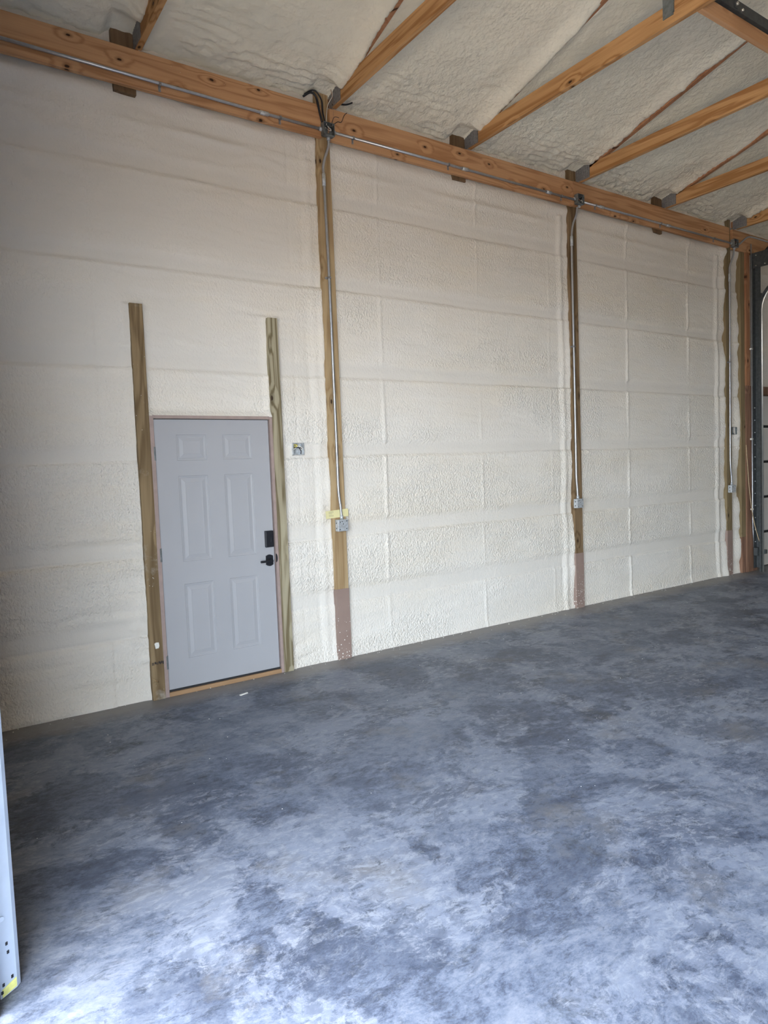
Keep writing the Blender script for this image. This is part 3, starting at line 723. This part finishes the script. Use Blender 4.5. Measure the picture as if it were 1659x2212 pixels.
# ------------------------------------------------------------------ left foreground door track
t = thing('door_track', (-1.31, -2.66, 0), 'blue grey steel door track standing at the left edge in the foreground', 'track')
g = MB(); g.sheet([(-1.352, -2.684), (-1.3005, -2.650), (-1.2905, -2.636), (-1.288, -2.60)], .004, 3.3, .003); g.build('track_rail', 'steel_painted', t)
Rz = Matrix.Rotation(math.atan2(.034, .0515), 3, 'Z')
for zz_, uu in ((.165, .55), (.135, .6), (.047, .74), (.040, .22), (.018, .12)):
    p = Vector((-1.352, -2.684, 0)).lerp(Vector((-1.3005, -2.650, 0)), uu); MB().box(p.x - .0035, p.x + .0035, p.y - .004, p.y + .001, zz_, zz_ + .010, 0, Rz).build('punched_hole', 'black', t)
p = Vector((-1.352, -2.684, 0)).lerp(Vector((-1.3005, -2.650, 0)), .35)
MB().tube([(p.x, p.y - .001, .26), (p.x + .002, p.y - .007, .26)], .008, 10).build('bolt', 'steel_painted', t)
tp = MB(); a_ = Vector((-1.345, -2.6815, 0)); c_ = Vector((-1.3015, -2.6528, 0)); tp.prism([(a_.x, a_.y, .006), (c_.x, c_.y, .010), (c_.x, c_.y, .040), (a_.x, a_.y, .032)], (.0004, -.0008, 0)); tp.build('yellow_tape', 'yellow_tape', t)
o = MB().box(-1.44, -1.36, -2.76, -2.66, 0, 3.05, .003).build('trim_1', 'pine_z'); tag(o, 'timber jamb beside the steel track at the left edge', 'trim', kind='structure')

# ------------------------------------------------------------------ garage door at the far right
o = MB().box(8.09, 8.185, -.052, .10, 2.60, HB, .003).build('jamb_board', 'pine_z'); tag(o, 'reddish upright board right of the ribbed post, above the garage door head', 'board')
o = MB().box(8.085, 8.36, -.045, .12, 0, 2.49, .003).build('trim_2', 'treated'); tag(o, 'dark reddish timber jamb of the garage door', 'trim', kind='structure')
o = MB().box(8.10, 11.5, -.040, .12, 2.49, 2.60, .003).build('trim_3', 'treated'); tag(o, 'reddish timber head over the garage door', 'trim', kind='structure')
gd = thing('door_2', (9.8, .1, 0), 'pale sectional garage door at the right edge', 'garage door', kind='structure')
for k in range(5):
    z0 = .012 + k * .513; MB().box(8.38, 11.33, .07, .11, z0, min(z0 + .478, 2.488), .008).build('door_panel', 'white_panel', gd)
MB().box(8.37, 11.34, .112, .125, 0, 2.5).build('joint_shadow_sheet', 'rubber', gd)  # black sheet added behind the panels to stand for shadow in the joints
for k in range(1, 5):
    z0 = -.006 + k * .513; h_ = MB(); h_.box(8.39, 8.47, .045, .071, z0 - .035, z0 + .04, .004); h_.tube([(8.30, .05, z0), (8.45, .05, z0)], .008, 8); h_.tube([(8.32, .05, z0), (8.34, .05, z0)], .022, 12); h_.build('hinge', 'galv_dark', gd)
MB().tube([(8.54, .04, 1.16), (8.54, .02, 1.17), (8.54, .02, 1.26), (8.54, .04, 1.27)], .006, 6).build('door_handle', 'steel_bright', gd)
t = thing('garage_door_track', (8.25, -.1, 0), 'dark upright angle and bright curved steel track beside the garage door', 'track')
g = MB(); g.box(8.205, 8.285, -.078, -.074, .05, 4.30); g.box(8.281, 8.285, -.15, -.074, .05, 4.30); g.build('upright_angle', 'galv_dark', t)
cpt = [(8.245, -.165, .0), (8.245, -.165, 3.62)]
for k in range(1, 9):
    a = k / 8 * PI / 2; cpt.append((8.245, -.165 - .38 * (1 - math.cos(a)), 3.62 + .38 * math.sin(a)))
cpt.append((8.245, -3.0, 4.03))
g = MB()
def sweepc(pts, prof):
    rings = []
    P3 = [Vector(p) for p in pts]
    for i, p in enumerate(P3):
        if i == 0: tt = P3[1] - p
        elif i == len(P3) - 1: tt = p - P3[-2]
        else: tt = (P3[i + 1] - p).normalized() + (p - P3[i - 1]).normalized()
        tt.normalize(); ax = Vector((1, 0, 0)); nn = tt.cross(ax).normalized()
        rings.append([g.bm.verts.new(p + ax * u + nn * v) for u, v in prof])
    n = len(prof)
    for a, c in zip(rings, rings[1:]):
        for k in range(n): g.bm.faces.new((a[k], a[(k + 1) % n], c[(k + 1) % n], c[k]))
sweepc(cpt, [(-.022, .0), (.026, 0), (.026, .012), (.023, .012), (.023, .003), (-.019, .003), (-.019, .022), (-.022, .022)])
g.build('curved_track', 'galv_dark', t)
MB().tube([Vector(p) + Vector((.026, -.006, 0)) for p in cpt[:-1]] + [Vector((8.271, -3.0, 4.03))], .012, 8).build('track_lip', 'steel_bright', t)
for z in (.79, 2.39, 3.82): 
    s = MB(); s.box(8.21, 8.30, -.166, -.160 + .003, z - .028, z + .028, .002); s.box(8.282, 8.30, -.162, -.076, z - .028, z + .028); s.build('bracket', 'galv_dark', t)
for z in np.arange(.25, 2.4, .17): MB().tube([(8.24, -.078, float(z)), (8.24, -.086, float(z))], .008, 6).build('bolt', 'galv', t)
pl = MB(); pl.box(8.225, 8.231, -.42, -.06, 4.19, 4.40, .002); pl.box(8.20, 8.31, -.066, -.060, 4.19, 4.40); pl.build('bearing_plate', 'galv_dark', t)
dm = MB(); dm.tube([(8.27, -.30, 4.36), (8.34, -.30, 4.36)], .10, 24); dm.tube([(8.20, -.30, 4.36), (11.4, -.30, 4.36)], .0125, 10); dm.build('cable_drum', 'black', t)
for yy, zz_ in ((-.12, 4.36), (-.36, 4.24), (-.24, 4.22), (-.12, 4.22), (-.38, 4.36)): MB().tube([(8.225, yy, zz_), (8.217, yy, zz_)], .009, 8).build('bolt', 'steel_bright', t)
# white conduit and box beside the track
t = thing('conduit', (8.19, -.07, 4.45), 'thin pale conduit running down beside the garage door track', 'conduit')
MB().tube([(8.193, -.068, 4.52), (8.193, -.068, .75)] + [(8.20, -.068, .6), (8.222, -.068, .45), (8.224, -.068, .34)], .0095, 8).build('pipe', 'emt', t)
for z in (3.1, 1.86, .88): MB().box(8.17, 8.21, -.078, -.050, z - .012, z + .012, .002).build('strap', 'wire_white', t)
t = thing('electrical_box', (8.23, -.07, .28), 'grey metal box low beside the garage door track', 'electrical box')
MB().box(8.185, 8.275, -.135, -.08, .23, .34, .004).build('box_body', 'galv_dark', t)
t = thing('sensor', (8.30, -.17, .28), 'small dark door sensor low on the garage door track', 'sensor')
MB().box(8.275, 8.33, -.20, -.16, .25, .31, .004).build('sensor_body', 'galv_dark', t)
o = MB().tube(catmull([(8.06, -.055, 1.78), (8.085, -.062, 1.45), (8.12, -.07, 1.1), (8.17, -.09, .75), (8.24, -.12, .48), (8.30, -.165, .27)], 6), .006, 6).build('hanging_cord', 'rope')
tag(o, 'tan cord hanging slack across the garage door jamb', 'cord')

# ------------------------------------------------------------------ crumbs on the floor
random.seed(11)
cr = MB()
def crumb(x, y, s):
    r = bmesh.ops.create_icosphere(cr.bm, subdivisions=1, radius=s)['verts']
    for v in r: v.co = Vector((v.co.x * random.uniform(.7, 1.5), v.co.y * random.uniform(.7, 1.4), v.co.z * .7)) + Vector((x, y, s * .6))
for k in range(230):
    x = random.uniform(-1.2, 8); y = -abs(random.gauss(0, 1.6)) - .02
    if y < -6 or (y < -2 and random.random() < .4): continue
    crumb(x, y, random.choice((.0012, .0016, .002, .003)))
for k in range(90): crumb(random.uniform(-1.3, 7.9), -random.uniform(-.02, .06), random.uniform(.002, .005))
o = cr.build('foam_crumbs', 'scrap'); tag(o, 'white foam crumbs scattered over the concrete floor', 'debris', kind='stuff')
o = MB().box(.42, .49, -.33, -.315, .0, .006, 0, Matrix.Rotation(.3, 3, 'Z')).build('foam_scrap', 'scrap'); tag(o, 'short white sliver lying on the floor in front of the white door', 'scrap')
